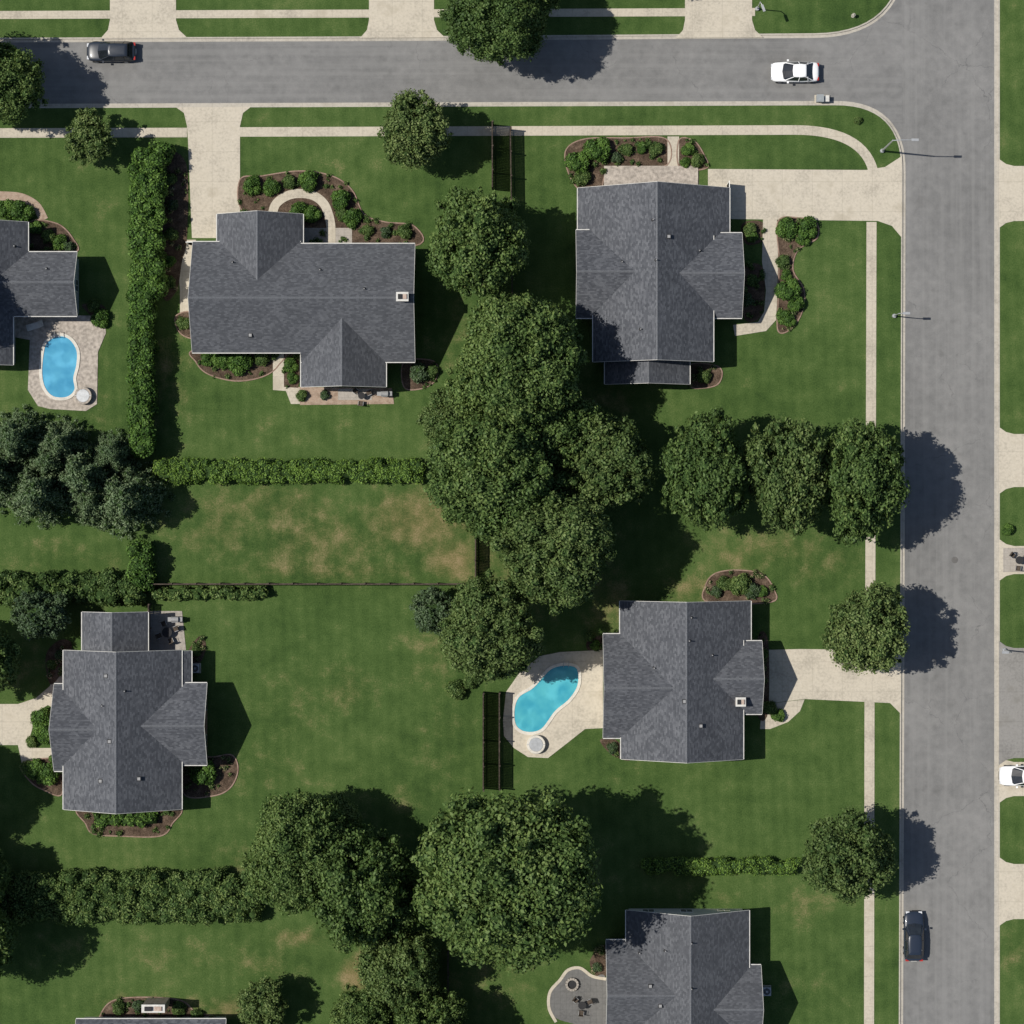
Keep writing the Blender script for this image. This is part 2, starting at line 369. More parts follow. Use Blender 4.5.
for a,b,m_ in ((166,221,DRV),(434,487,DRV),(546,574,DRV),(648,758,DRVG),(762,796,DRV),(864,919,DRV)):
    slab(D,[(999,a-7),(1006,a-2),(1014,a),(1300,a),(1300,b),(1014,b),(1006,b+2),(999,b+7)],.028 if m_ is DRV else .034,.14,m_)
slab('garden_path',[(-300,704),(18,704),(36,698),(50,686),(57,665),(58,650),(70,648),(72,690),(66,700),(60,712),(48,705),(36,712),(32,730),(28,742),(36,748),(58,748),(60,762),(22,764),(18,745),(-300,745)],.026,.05,DRV)
# ---------------------------------------------------------------- beds
RING=smooth([(272,216),(276,204),(287,196),(300,193.5),(314,196),(324,204),(329,216),(331,228),(331,244)],False)
def inpoly(x,y,pl):
    c=False;n=len(pl)
    for i in range(n):
        x1,y1=pl[i];x2,y2=pl[i-1]
        if (y1>y)!=(y2>y) and x<(x2-x1)*(y-y1)/(y2-y1)+x1: c=not c
    return c
bz=[.05]
def bed(pts,edge=True,plants=1.0,avoid=()):
    s=smooth(pts); slab('mulch_bed',s,bz[0],.06,MUL)
    if edge: ribbon('bed_edging',s,.12,.085,.1,EDG,closed=True)
    xs=[p[0] for p in s];ys=[p[1] for p in s]; A=(max(xs)-min(xs))*(max(ys)-min(ys))*.01
    L=[];T=[]
    for i in range(int(A*1.2*plants)):
        x=random.uniform(min(xs)+2,max(xs)-2);y=random.uniform(min(ys)+2,max(ys)-2)
        if inpoly(x,y,s) and all((x-a)**2+(y-b)**2>64 for a,b in avoid):
            w=P(x,y); r=random.uniform(.10,.32); L.append([w[0],w[1],.06+r*.6,r]); T.append(random.random())
            if random.random()<.5: L.append([w[0]+random.uniform(-.2,.2),w[1]+random.uniform(-.2,.2),.06+r*.5,r*.8]); T.append(random.random())
    if len(L)>2:
        me=build_np('bed_plants',leafparts(L,70,.07,T,spread=.3,corek=.7),[FLOW if random.random()<.35 else LF,CORE]); o=bpy.data.objects.new('bed_plants',me); sc.collection.objects.link(o)
bed([(240,180),(262,176),(300,171),(332,176),(352,190),(364,214),(385,222),(414,226),(414,246),(300,246),(245,215)],avoid=RING,plants=.8)
bed([(163,165),(186,163),(187,236),(182,262),(176,292),(162,290)],False)
bed([(196,350),(280,350),(278,366),(262,377),(235,381),(208,374),(196,362)])
bed([(404,362),(430,360),(438,368),(434,382),(420,389),(404,387)])
bed([(283,356),(298,356),(298,387),(284,387)],False)
bed([(176,316),(190,312),(198,325),(196,338),(184,336),(177,328)])
bed([(566,150),(585,139),(625,138),(666,139),(667,165),(628,167),(606,175),(600,190),(580,190),(568,172)])
bed([(679,140),(694,141),(704,155),(707,168),(680,168)])
bed([(778,221),(800,218),(816,222),(817,238),(798,250),(793,270),(804,290),(802,312),(791,329),(778,331),(778,300),(779,260)],True,1.6)
bed([(742,224),(762,222),(764,240),(746,244)],False); bed([(742,270),(763,268),(762,314),(744,318)],False,1.5)
bed([(690,365),(714,365),(722,372),(718,384),(704,388),(690,386)])
bed([(708,602),(706,584),(716,573),(738,570),(762,574),(773,588),(771,602)])
bed([(600,740),(616,740),(630,760),(612,755)],False)
bed([(757,640),(768,640),(768,712),(757,712)],False)
bed([(82,806),(176,806),(172,824),(160,836),(120,836),(94,834),(86,824)])
bed([(184,757),(212,757),(232,755),(238,770),(230,788),(212,796),(184,794)])
bed([(22,764),(60,760),(62,794),(44,790),(30,781)])
bed([(188,652),(200,636),(206,645),(202,660),(190,670)],False)
bed([(46,655),(60,640),(72,645),(62,672),(50,684)],False)
bed([(30,222),(58,224),(74,240),(76,252),(40,254),(28,250)])
bed([(82,305),(104,306),(106,328),(96,320)],False)
bed([(100,1016),(112,1001),(140,997),(180,1000),(196,1012),(215,1017),(215,1030),(100,1030)])
bed([(590,960),(606,945),(606,975),(596,976)],False)
bed([(588,640),(603,636),(603,650),(588,650)],False)
# paths, patios
def rb(name,pts,w,z,mat): ribbon(name,smooth(pts,False),w,z,.06,mat)
ribbon('garden_path',RING,.9,.078,.06,CON)
slab('garden_path',[(273,353),(284,353),(284,387),(300,388),(300,404),(291,404),(286,391),(273,390)],.066,.07,CON)
slab('patio',[(298,387),(392,388),(394,404),(300,405)],.045,.06,PAV)
slab('patio',[(338,389),(372,389),(372,400),(338,400)],.062,.03,STONE)
slab('front_porch',[(604,166),(698,166),(698,192),(604,192)],.14,.16,WOODL)
slab('garden_path',[(667.5,136.5),(679,136.5),(679,166),(667.5,166)],.06,.06,CON)
slab('garden_path',[(763,219.5),(777,219.5),(778,262),(777,300),(776,320),(766,331),(735,336),(733,325),(758,322),(764,312),(766,290),(762,262)],.064,.07,CON)
slab('garden_path',[(303,228),(352,228),(352,243),(303,243)],.062,.07,STONE)
rb('brick_path',[(-20,196),(5,196),(22,198),(36,206),(44,220)],.9,.03,PAV)
slab('pool_deck',[(8,314),(104,316),(106,333),(98,352),(97,404),(86,411),(50,409),(38,406),(28,390),(30,340),(8,336)],.06,.07,WOODL)
slab('pool_deck',[(560,652),(603,650),(603,728),(585,729),(566,744),(548,758),(528,757),(514,748),(504,736),(503,720),(506,692),(520,672),(540,656)],.06,.07,DRV)
slab('patio',[(147,611),(182,611),(186,650),(147,652)],.04,.06,STONE)
slab('patio',[(552,990),(560,980),(568,970),(580,968),(592,977),(606,979),(606,1040),(580,1026),(556,1018),(549,1005)],.056,.06,PATD,True)
rb('garden_path',[(606,979),(592,976),(580,968),(568,970),(560,980),(550,992),(549,1008),(556,1022)],.3,.075,CON)
slab('patio',[(1003,548),(1040,548),(1040,572),(1003,572)],.062,.05,STONE)
# pools
def pool(pts,mat,cop):
    e=empty('swimming_pool'); s=smooth(pts,True,8)
    slab('water',s,.085,.03,mat,parent=e); ribbon('coping',s,.30,.13,.1,cop,closed=True,parent=e)
    x,y,_=P(*pts[0]); mb=MB()
    for d in (-.25,.25):
        mb.cyl((x+d,y-.25,.1),(x+d,y-.25,.75),.03,.03,METAL,8); mb.cyl((x+d,y+.3,.13),(x+d,y+.3,.6),.03,.03,METAL,8); mb.cyl((x+d,y-.25,.75),(x+d,y+.3,.6),.03,.03,METAL,8)
    mb.build('ladder',e)
W1=water('pool_water_blue',(.05,.24,.40),(.09,.34,.50)); W2=water('pool_water_turquoise',(.04,.28,.38),(.08,.38,.44))
CREAM=concrete('pool_coping',(.56,.53,.47),0,0)
pool([(58,335),(70,338),(78,350),(78,365),(75,378),(76,390),(68,398),(54,398),(45,390),(41,376),(42,356),(46,342)],W1,CREAM)
pool([(566,664),(578,668),(579,685),(570,700),(556,712),(542,730),(526,733),(515,726),(513,710),(518,696),(532,687),(543,675),(552,667)],W2,CREAM)
def spa(px,py,r,m):
    x,y,_=P(px,py); mb=MB(); mb.cyl((0,0,.05),(0,0,.55),r,r,m,28); mb.cyl((0,0,.55),(0,0,.63),r*1.05,r*1.0,m,28); mb.cyl((0,0,.63),(0,0,.66),r*.78,r*.74,METAL,28)
    mb.box(-r*.98,-.03,.632,r*.98,.03,.675,METAL); mb.build('hot_tub',loc=(x,y,0.01))
spa(536,744,.9,CREAM); spa(84,396,.85,WOODL)
def firepit(px,py):
    x,y,_=P(px,py); mb=MB(); n=14
    for i in range(n):
        T=Matrix.Rotation(i*2*math.pi/n,4,'Z')@Matrix.Translation((.55,0,0)); mb.box(-.11,-.11,.05,.11,.11,.38,STONE,T)
    mb.cyl((0,0,.05),(0,0,.2),.42,.42,DARK,18); mb.build('fire_pit',loc=(x,y,0.01))
firepit(572,984)
# ---------------------------------------------------------------- trees
def tube(pts,rad,n=7):
    V=[];Fc=[]
    for i,(p,r) in enumerate(zip(pts,rad)):
        d=Vector(pts[min(i+1,len(pts)-1)])-Vector(pts[max(i-1,0)]); d.normalize(); a=d.orthogonal().normalized(); c=d.cross(a)
        for k in range(n):
            t=2*math.pi*k/n; V.append(tuple(Vector(p)+a*math.cos(t)*r+c*math.sin(t)*r))
        if i:
            for k in range(n): Fc.append(((i-1)*n+k,(i-1)*n+(k+1)%n,i*n+(k+1)%n,i*n+k))
    return (np.array(V),np.array(Fc),2,np.array(0.))
def tree_mesh(R,mat,lobes=90,size=.17,vz=.92,hk=1.25,dens=22):
    hc=R*hk; L=[];T=[]
    nb=int(14+2*R); B=norm(RNG.normal(size=(nb,3))); ba=RNG.uniform(-.28,.15,size=nb); bt=RNG.random(nb)
    n1=int(lobes*.5); off=RNG.random()*6.28
    ph=RNG.random(4)*6.28
    def addl(d,fr,r,lim=1.04):
        w=np.exp(14*(B@d-1)); g=(w*ba).sum()/w.sum(); t=(w*bt).sum()/w.sum()
        az=math.atan2(d[1],d[0]); g+=.05*math.sin(3*az+ph[0])+.04*math.sin(5*az+ph[1])
        q=d*R*(fr+g); m=np.linalg.norm(q)+r
        if m>R*lim: q*=(R*lim-r)/max(np.linalg.norm(q),.01)
        L.append([q[0],q[1],q[2]*vz+hc,r]); T.append(.5*t+.5*RNG.random())
    for i in range(n1):
        z=1-1.55*(i+.5)/n1; a=off+i*2.39996; s=math.sqrt(max(0,1-z*z)); d=np.array([s*math.cos(a),s*math.sin(a),z])+.20*RNG.normal(size=3); d/=np.linalg.norm(d)
        addl(d,.72+.06*RNG.normal(),R*(.12+.12*RNG.random()))
    for i in range(lobes-n1):
        d=RNG.normal(size=3); d/=np.linalg.norm(d)
        if d[2]<-.45: d[2]*=-1
        addl(d,.92+.08*RNG.normal(),R*(.045+.06*RNG.random()),1.1)
    parts=leafparts(L,dens,size,T,jit=.55,spread=.45,corek=.76)
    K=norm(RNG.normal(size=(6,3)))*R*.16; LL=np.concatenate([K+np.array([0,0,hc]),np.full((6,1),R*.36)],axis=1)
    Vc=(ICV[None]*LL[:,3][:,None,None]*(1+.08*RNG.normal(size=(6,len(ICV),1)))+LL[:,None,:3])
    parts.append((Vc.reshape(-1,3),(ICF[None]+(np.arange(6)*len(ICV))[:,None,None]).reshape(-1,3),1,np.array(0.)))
    parts.append(tube([(0,0,-.1),(0,.02,hc*.25),(.05,.05,hc*.5),(0,.1,hc*1.1)],[R*.075,R*.05,R*.042,R*.02],10))
    for i in range(9):
        l=L[RNG.integers(len(L))]; z0=hc*(.3+.3*RNG.random())
        parts.append(tube([(0,0,z0),(l[0]*.5,l[1]*.5,(z0+l[2])*.5+.1*R),(l[0],l[1],l[2])],[R*.026,R*.017,R*.008]))
    return build_np('tree_mesh',parts,[mat,CORE,BK])
def pine_mesh(R,mat):
    h=R*2.2; L=[];T=[]
    for t in range(12):
        z0=h*(.10+.82*t/12); rr=R*(1-t/12.6)**.62; nbr=max(5,int(11*(1-t/15)))
        for k in range(nbr):
            a=6.283*k/nbr+t*1.3+RNG.normal()*.18; rl=rr*(.80+.26*RNG.random())
            for s in (.4,.7,.95):
                L.append([math.cos(a)*rl*s,math.sin(a)*rl*s,z0-rl*s*.10+RNG.normal()*.1,max(.2,R*(.165-.085*s))]); T.append(.25+.35*s+.4*RNG.random())
    parts=leafparts(L,36,.125,T,aspect=.42,jit=.6,spread=.6,corek=.66)
    parts.append(tube([(0,0,-.1),(0,0,h*.5),(0,0,h*.97)],[R*.09,R*.05,.02],8))
    return build_np('pine_mesh',parts,[mat,CORE,BK])
def shrub_mesh(R,mat,vz=.85):
    L=[];T=[]
    for i in range(16):
        d=norm(RNG.normal(size=(1,3)))[0]; d[2]=abs(d[2])
        L.append([d[0]*R*.55,d[1]*R*.55,(.25+d[2]*.55)*R*vz+.1,R*(.3+.14*RNG.random())]); T.append(RNG.random())
    return build_np('shrub_mesh',leafparts(L,75,.085,T,spread=.18,jit=.6),[mat,CORE,BK])
BIG=[tree_mesh(7.5,LF,300,.17,dens=24),tree_mesh(7.5,LF,300,.17,dens=24),tree_mesh(7.5,LF2,290,.17,dens=24),tree_mesh(7.5,LF,340,.165,dens=25)]
MED=[tree_mesh(5.0,LF,180,.145,dens=33),tree_mesh(5.0,LF,180,.145,dens=33),tree_mesh(4.6,LF2,170,.14,dens=36),tree_mesh(4.6,LF2,170,.14,dens=36)]
SML=[tree_mesh(2.8,LF2,90,.11,dens=60),tree_mesh(2.8,LF2,90,.11,dens=60),tree_mesh(2.8,LFD,90,.11,dens=60)]
PIN=[pine_mesh(3.8,LFP),pine_mesh(3.8,LFP),pine_mesh(3.8,LFP)]
SHR=[shrub_mesh(1.1,LFH),shrub_mesh(1.1,LF),shrub_mesh(1.1,LFD),shrub_mesh(1.1,LFH)]
def place(name,me,R0,hk,px,py,rpx,sz=1.0):
    rx,ry=rpx if isinstance(rpx,tuple) else (rpx*random.uniform(.96,1.04),rpx*random.uniform(.96,1.04))
    r=(rx+ry)/2; z=hk*r*S*sz; k=(H-z)/H; x,y,_=P(px,py,z)
    o=bpy.data.objects.new(name,me); o.location=(x,y,0)
    q=random.randint(0,3) if isinstance(rpx,tuple) else random.random()*4
    o.rotation_euler=(0,0,q*math.pi/2); sx,sy=rx*S/R0*k,ry*S/R0*k
    if isinstance(rpx,tuple) and q%2: sx,sy=sy,sx
    o.scale=(sx,sy,r*S/R0*k*sz); sc.collection.objects.link(o)
TREES=[(6,88,42,'M'),(-45,60,50,'M'),(90,137,28,'S'),(415,130,38,'M2'),(501,10,(58,50),'B'),(480,243,(52,60),'M'),(515,368,(68,70),'B'),(493,475,72,'B'),(552,545,(68,66),'B2'),
(606,462,48,'M2'),(492,632,58,'B2'),(436,610,27,'SD'),(703,470,(48,60),'M'),(787,472,(45,60),'M2'),(864,481,(48,62),'M'),(868,630,(43,46),'M2'),(846,855,46,'M2'),
(504,876,(94,98),'BB'),(297,852,(54,58),'B'),(360,890,(54,64),'M'),(402,968,43,'M2'),(265,1003,27,'S'),(365,1015,35,'M'),(430,1030,40,'M'),(450,420,34,'M2'),(400,900,34,'M'),(560,430,48,'M'),(330,822,30,'M2'),
(40,613,29,'SD'),(-30,940,50,'M'),(-25,660,42,'M'),(-30,880,40,'M'),(14,440,38,'P'),(-6,475,38,'P'),(36,492,41,'P'),(82,478,38,'P'),(125,500,40,'P'),(58,445,32,'P'),(112,455,28,'P'),(50,462,30,'P'),(90,500,30,'P'),
(-90,300,60,'B'),(-100,800,60,'B'),(1110,300,50,'M'),(1120,620,60,'B'),(200,1120,60,'M'),(620,-90,60,'B'),(300,-110,50,'M'),(470,1110,70,'B'),(1120,900,50,'M')]
ci=0
for (x,y,r,k) in TREES:
    ci+=1
    if k=='B': place('oak_tree',BIG[ci%2],7.5,1.25,x,y,r,1.1)
    elif k=='BB': place('oak_tree',BIG[3],7.5,1.25,x,y,r,1.05)
    elif k=='B2': place('oak_tree',BIG[2],7.5,1.25,x,y,r,1.1)
    elif k=='M': place('oak_tree',MED[ci%2],5.0,1.25,x,y,r,1.12)
    elif k=='M2': place('maple_tree',MED[2+ci%2],4.6,1.25,x,y,r,1.12)
    elif k=='S': place('maple_tree',SML[ci%2],2.8,1.1,x,y,r)
    elif k=='SD': place('evergreen_tree',SML[2],2.8,1.1,x,y,r)
    elif k=='P': place('pine_tree',PIN[ci%3],3.8,1.1,x,y,r)
SHRUBS=[(252,185,11,0),(272,187,10,0),(290,182,8,1),(309,181,12,0),(341,200,12,0),(352,217,11,0),(343,214,8,1),(298,212,12,0),(312,214,10,0),(404,232,9,1),(385,232,7,2),(368,230,7,1),
(208,358,10,0),(222,360,11,0),(240,362,14,0),(262,358,9,1),(290,365,9,0),(292,378,7,0),(420,373,12,2),(432,372,8,1),(184,324,8,1),(302,396,7,1),(325,395,6,2),
(577,163,14,0),(597,150,15,0),(582,178,10,1),(616,158,7,2),(628,150,7,1),(642,148,7,0),(656,150,8,1),(688,150,8,0),(697,160,8,1),(685,162,6,0),
(788,228,13,0),(807,227,13,0),(803,238,9,0),(788,291,14,0),(784,316,9,0),(796,304,10,0),(783,262,8,1),(786,275,7,0),(750,230,8,1),(752,236,7,0),(748,300,8,2),(752,280,7,1),(789,320,8,0),(704,376,8,1),
(740,584,13,1),(752,590,10,2),(724,584,9,1),(762,592,7,0),(716,592,7,2),(612,748,7,2),(763,655,7,1),(764,706,7,1),(778,716,8,0),(770,708,8,1),
(203,774,15,0),(192,766,8,0),(43,718,14,0),(45,732,13,0),(32,742,7,1),(34,770,12,0),(48,774,12,0),(26,768,8,1),(56,760,8,0),(196,650,7,1),(52,664,6,1),(60,655,6,2),
(60,242,9,0),(48,236,8,1),(68,246,7,2),(20,212,14,0),(4,210,12,0),(100,318,11,0),(94,306,8,1),(35,228,8,0),
(118,1008,8,1),(138,1006,7,2),(178,1008,8,1),(196,1016,8,1),(597,968,6,2),(170,180,8,1),(172,205,7,2),(171,235,8,1),(170,262,7,0),(169,282,8,1),
(1008,530,7,0),(858,120,5,1),(455,690,12,1),(470,680,10,1),(595,645,6,0),(590,636,6,1)]
for i,(x,y,r,k) in enumerate(SHRUBS): place('shrub',SHR[k],1.1,.5,x,y,r)
def hedge(name,x0,y0,x1,y1,h,mat=None,rr=(.42,.75),dens=30,size=.125,bumpy=.25):
    mat=mat or LFH
    ax0,ay0,_=P(x0,y0,h); ax1,ay1,_=P(x1,y1,h); X0,X1=sorted((ax0,ax1)); Y0,Y1=sorted((ay0,ay1))
    w=X1-X0; l=Y1-Y0; area=w*l+2*h*(w+l)*.55; n=int(area/.42); L=[];T=[]
    for i in range(n):
        r=rr[0]+(rr[1]-rr[0])*RNG.random(); hh=h*(1+bumpy*.5*RNG.normal()*.6)
        x=X0+r*.8+(w-1.6*r)*RNG.random() if w>1.6*r else (X0+X1)/2
        y=Y0+r*.8+(l-1.6*r)*RNG.random() if l>1.6*r else (Y0+Y1)/2
        x+=RNG.normal()*bumpy*.25; y+=RNG.normal()*bumpy*.25
        if RNG.random()<.6: z=hh-r
        else: z=r*.6+(h-r)*RNG.random()*.8
        L.append([x,y,max(z,.2),r]); T.append(RNG.random())
    parts=leafparts(L,dens,size,T,spread=.2,jit=.6)
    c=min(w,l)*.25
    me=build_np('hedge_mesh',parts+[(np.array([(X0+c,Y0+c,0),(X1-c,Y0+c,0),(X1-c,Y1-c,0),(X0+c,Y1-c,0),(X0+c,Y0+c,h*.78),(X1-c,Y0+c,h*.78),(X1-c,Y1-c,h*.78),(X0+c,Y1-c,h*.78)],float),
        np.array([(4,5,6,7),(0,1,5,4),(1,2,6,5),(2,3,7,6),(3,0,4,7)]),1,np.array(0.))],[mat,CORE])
    o=bpy.data.objects.new(name,me); sc.collection.objects.link(o)
hedge('hedge',128,148,164,300,3.2,LFH,dens=36); hedge('hedge',127,290,153,456,3.2,LFH,dens=36)
hedge('hedge',147,142,172,165,2.4,LFH)
hedge('hedge',152,458,426,484,1.7,LFB,rr=(.4,.6),dens=42,size=.09,bumpy=.10)
hedge('hedge',150,586,268,600,1.3,LF,rr=(.3,.45))
hedge('hedge',0-60,572,146,604,2.2,LF,bumpy=.6)
hedge('hedge',128,540,152,590,2.4,LFH,bumpy=.5)
hedge('hedge',-60,872,262,924,2.4,LF,rr=(.5,.85),bumpy=.55,dens=34,size=.11)
hedge('hedge',640,858,803,876,1.5,LFB,rr=(.35,.5),dens=42,size=.09,bumpy=.1)
hedge('hedge',92,812,160,828,1.0,LFH,rr=(.3,.45))
hedge('hedge',28,762,58,786,1.0,LFH,rr=(.3,.45))
hedge('hedge',636,141,664,148,.6,LF,rr=(.2,.3))
# ---------------------------------------------------------------- fences
def fence(px0,py0,px1,py1,h=1.8,mat=WOOD,name='wooden_fence'):
    a=Vector(P(px0,py0)[:2]);b=Vector(P(px1,py1)[:2]); L=(b-a).length; ang=math.atan2((b-a).y,(b-a).x)
    T=Matrix.Translation((a.x,a.y,0))@Matrix.Rotation(ang,4,'Z'); mb=MB(); x=0
    while x<L:
        hh=h+random.uniform(-.03,.03); mb.box(x,-.02,.05,min(x+.14,L),.02,hh,mat,T); x+=.155
    x=0
    while x<=L+.1:
        mb.box(x-.07,.022,0,x+.07,.16,h+.1,mat,T); x+=2.4
    for z in (.4,h-.12): mb.box(0,.021,z,L,.09,z+.09,mat,T)
    mb.build(name)
fence(150,584,476,584,1.9); fence(476,584,476,536,1.9); fence(492,125,492,190,2.4); fence(510,130,512,310,1.9)
fence(483,692,483,787,2.5); fence(499,692,499,787,1.9); fence(448,948,448,1060,2.2); fence(150,604,150,640,1.5)
# ---------------------------------------------------------------- houses
def house(name,prisms,slope=.62,eave=3.1,wall=None,vents=(),chims=(),doors=()):
    wall=wall or WALLW; e=empty(name)
    R=MB();W=MB();T=MB();N=MB();C=MB()
    PR=[]
    for p in prisms:
        x0,y0,x1,y1,ax=p[:5]; o=p[5] if len(p)>5 else {}
        a=P(x0,y0,eave);b=P(x1,y1,eave); X0,X1=min(a[0],b[0]),max(a[0],b[0]); Y0,Y1=min(a[1],b[1]),max(a[1],b[1])
        if ax=='x': u0,u1,v0,v1=X0,X1,Y0,Y1
        else: u0,u1,v0,v1=Y0,Y1,X0,X1
        if 'r' in o: rr=P(o['r'],o['r'],eave); vr=rr[1] if ax=='x' else rr[0]
        else: vr=(v0+v1)/2
        zr=o.get('zr',eave+max(v1-vr,vr-v0)*slope)
        i0,i1=o.get('ins',(.35,.35))
        PR.append((ax,u0,u1,v0,v1,vr,zr,i0,i1,o))
    def xy(ax,u,v,z): return (u,v,z) if ax=='x' else (v,u,z)
    def zroof(x,y):
        best=-1
        for (ax,u0,u1,v0,v1,vr,zr,i0,i1,o) in PR:
            u,v=(x,y) if ax=='x' else (y,x)
            if u0<=u<=u1 and v0<=v<=v1: best=max(best,zr-abs(v-vr)*slope)
        return best
    th=.16
    def bx(mb,ax,u0,v0,z0,u1,v1,z1,m):
        if ax=='x': mb.box(u0,v0,z0,u1,v1,z1,m)
        else: mb.box(v0,u0,z0,v1,u1,z1,m)
    for q,(ax,u0,u1,v0,v1,vr,zr,i0,i1,o) in enumerate(PR):
        ze0=zr-(vr-v0)*slope; ze1=zr-(v1-vr)*slope
        for (va,za,vb,zb) in ((v0,ze0,vr,zr),(vr,zr,v1,ze1)):
            R.poly([xy(ax,u0,va,za),xy(ax,u1,va,za),xy(ax,u1,vb,zb),xy(ax,u0,vb,zb)],SH)
            T.poly([xy(ax,u0,va,za-th),xy(ax,u1,va,za-th),xy(ax,u1,vb,zb-th),xy(ax,u0,vb,zb-th)],FAS)
        for s_ in (-1,1):
            R.poly([xy(ax,u0,vr,zr+.02),xy(ax,u1,vr,zr+.02),xy(ax,u1,vr+s_*.11,zr-.11*slope+.018),xy(ax,u0,vr+s_*.11,zr-.11*slope+.018)],RIDGE)
        for (v,z,s_) in ((v0,ze0,-1),(v1,ze1,1)):
            T.poly([xy(ax,u0,v,z-th),xy(ax,u1,v,z-th),xy(ax,u1,v,z),xy(ax,u0,v,z)],FAS)
            bx(T,ax,u0,v+s_*.004,z-.13,u1,v+s_*.085,z-.012,FAS)
        for (u,s_,ins) in ((u0,-1,i0),(u1,1,i1)):
            if ins<=0: continue
            for (va,za,vb,zb) in ((v0,ze0,vr,zr),(vr,zr,v1,ze1)):
                u_a=u; u_b=u+s_*.035
                T.poly([xy(ax,u_b,va,za-th),xy(ax,u_b,vb,zb-th),xy(ax,u_b,vb,zb+.01),xy(ax,u_b,va,za+.01)],FAS)
                T.poly([xy(ax,u_a,va,za+.01),xy(ax,u_a,vb,zb+.01),xy(ax,u_b,vb,zb+.01),xy(ax,u_b,va,za+.01)],FAS)
                T.poly([xy(ax,u_a,va,za-th),xy(ax,u_a,vb,zb-th),xy(ax,u_b,vb,zb-th),xy(ax,u_b,va,za-th)],FAS)
        a0,a1,b0,b1=u0+i0,u1-i1,v0+.4,v1-.4; zz=lambda v: zr-abs(v-vr)*slope-th
        for b_ in (b0,b1): W.poly([xy(ax,a0,b_,0),xy(ax,a1,b_,0),xy(ax,a1,b_,zz(b_)),xy(ax,a0,b_,zz(b_))],wall)
        for a_ in (a0,a1): W.poly([xy(ax,a_,b0,0),xy(ax,a_,b1,0),xy(ax,a_,b1,zz(b1)),xy(ax,a_,vr,zr-th),xy(ax,a_,b0,zz(b0))],wall)
        def inside(x,y):
            for k,(ax2,c0,c1,d0,d1,_,_,_,_,_) in enumerate(PR):
                if k==q: continue
                u,v=(x,y) if ax2=='x' else (y,x)
                if c0-.3<u<c1+.3 and d0-.3<v<d1+.3: return True
            return False
        def win(axis,c,f,s_,w=1.1,h=1.3,zb=.95):
            if axis=='x':
                if inside(c,f): return
                T.box(c-w/2-.08,f+s_*.004,zb-.08,c+w/2+.08,f+s_*.05,zb+h+.08,TRIM); N.box(c-w/2,f+s_*.052,zb,c+w/2,f+s_*.06,zb+h,GL)
                T.box(c-.025,f+s_*.062,zb,c+.025,f+s_*.075,zb+h,TRIM); T.box(c-w/2,f+s_*.076,zb+h/2-.02,c+w/2,f+s_*.085,zb+h/2+.02,TRIM)
            else:
                if inside(f,c): return
                T.box(f+s_*.004,c-w/2-.08,zb-.08,f+s_*.05,c+w/2+.08,zb+h+.08,TRIM); N.box(f+s_*.052,c-w/2,zb,f+s_*.06,c+w/2,zb+h,GL)
                T.box(f+s_*.062,c-.025,zb,f+s_*.075,c+.025,zb+h,TRIM); T.box(f+s_*.076,c-w/2,zb+h/2-.02,f+s_*.085,c+w/2,zb+h/2+.02,TRIM)
        k=int((a1-a0)/2.8)
        for i in range(k):
            c=a0+(i+.5)*(a1-a0)/max(k,1)
            win(ax,c,b0,-1); win(ax,c,b1,1)
        oa='y' if ax=='x' else 'x'; k=max(1,int((b1-b0)/3.2))
        for i in range(k):
            c=b0+(i+.5)*(b1-b0)/k; win(oa,c,a0,-1); win(oa,c,a1,1)
    for (px,py) in vents:
        x,y,_=P(px,py,eave+2); z=zroof(x,y)
        if z<0: continue
        if (int(px)+int(py))%3==0:
            C.box(x-.2,y-.2,z-.1,x+.2,y+.2,z+.14,DARK); C.box(x-.14,y-.14,z+.142,x+.14,y+.14,z+.2,VENT)
        else: C.cyl((x,y,z-.1),(x,y,z+.4),.06,.06,VENT,10); C.cyl((x,y,z-.05),(x,y,z+.03),.18,.1,DARK,10)
    for (px,py,w,d) in chims:
        x,y,_=P(px,py,eave+3); zz_=zroof(x,y); z=max(zz_,eave)
        C.box(x-w/2,y-d/2,0 if zz_<0 else z-.8,x+w/2,y+d/2,z+.8,CHIM); C.box(x-w/2-.05,y-d/2-.05,z+.802,x+w/2+.05,y+d/2+.05,z+.88,FAS)
        C.box(x-w*.38,y-d*.3,z+.882,x-w*.05,y+d*.3,z+1.1,DARK); C.box(x+w*.05,y-d*.3,z+.882,x+w*.38,y+d*.3,z+1.02,CHIM)
    for (px,py,axis,s_,w,h,kind) in doors:
        x,y,_=P(px,py); m=TRIM if kind=='g' else DOOR
        if axis=='x': N.box(x-w/2,y,.02,x+w/2,y+s_*.09,h,m); T.box(x-w/2-.12,y,0.01,x+w/2+.12,y+s_*.07,h+.12,TRIM)
        else: N.box(x,y-w/2,.02,x+s_*.09,y+w/2,h,m); T.box(x,y-w/2-.12,0.01,x+s_*.07,y+w/2+.12,h+.12,TRIM)
    R.build('roof',e); W.build('walls',e); T.build('trim',e); N.build('windows_and_doors',e)
    if C.v: C.build('vents_and_chimney',e)
    return e
zr1=3.1+6.1*.62
house('house',[(193,242,301,353,'x',{'r':301,'zr':zr1,'ins':(.35,0)}),(301,244,415,362,'x',{'r':301,'zr':zr1,'ins':(0,.35)}),(217,214,303,303,'y'),(301,300,386,387,'y')],
 vents=[(232,262),(365,290),(250,335),(320,270)],chims=[(403,298,1.1,.8)],doors=[(213,245,'x',1,4.6,2.3,'g'),(332,246,'x',1,1.0,2.2,'d')])
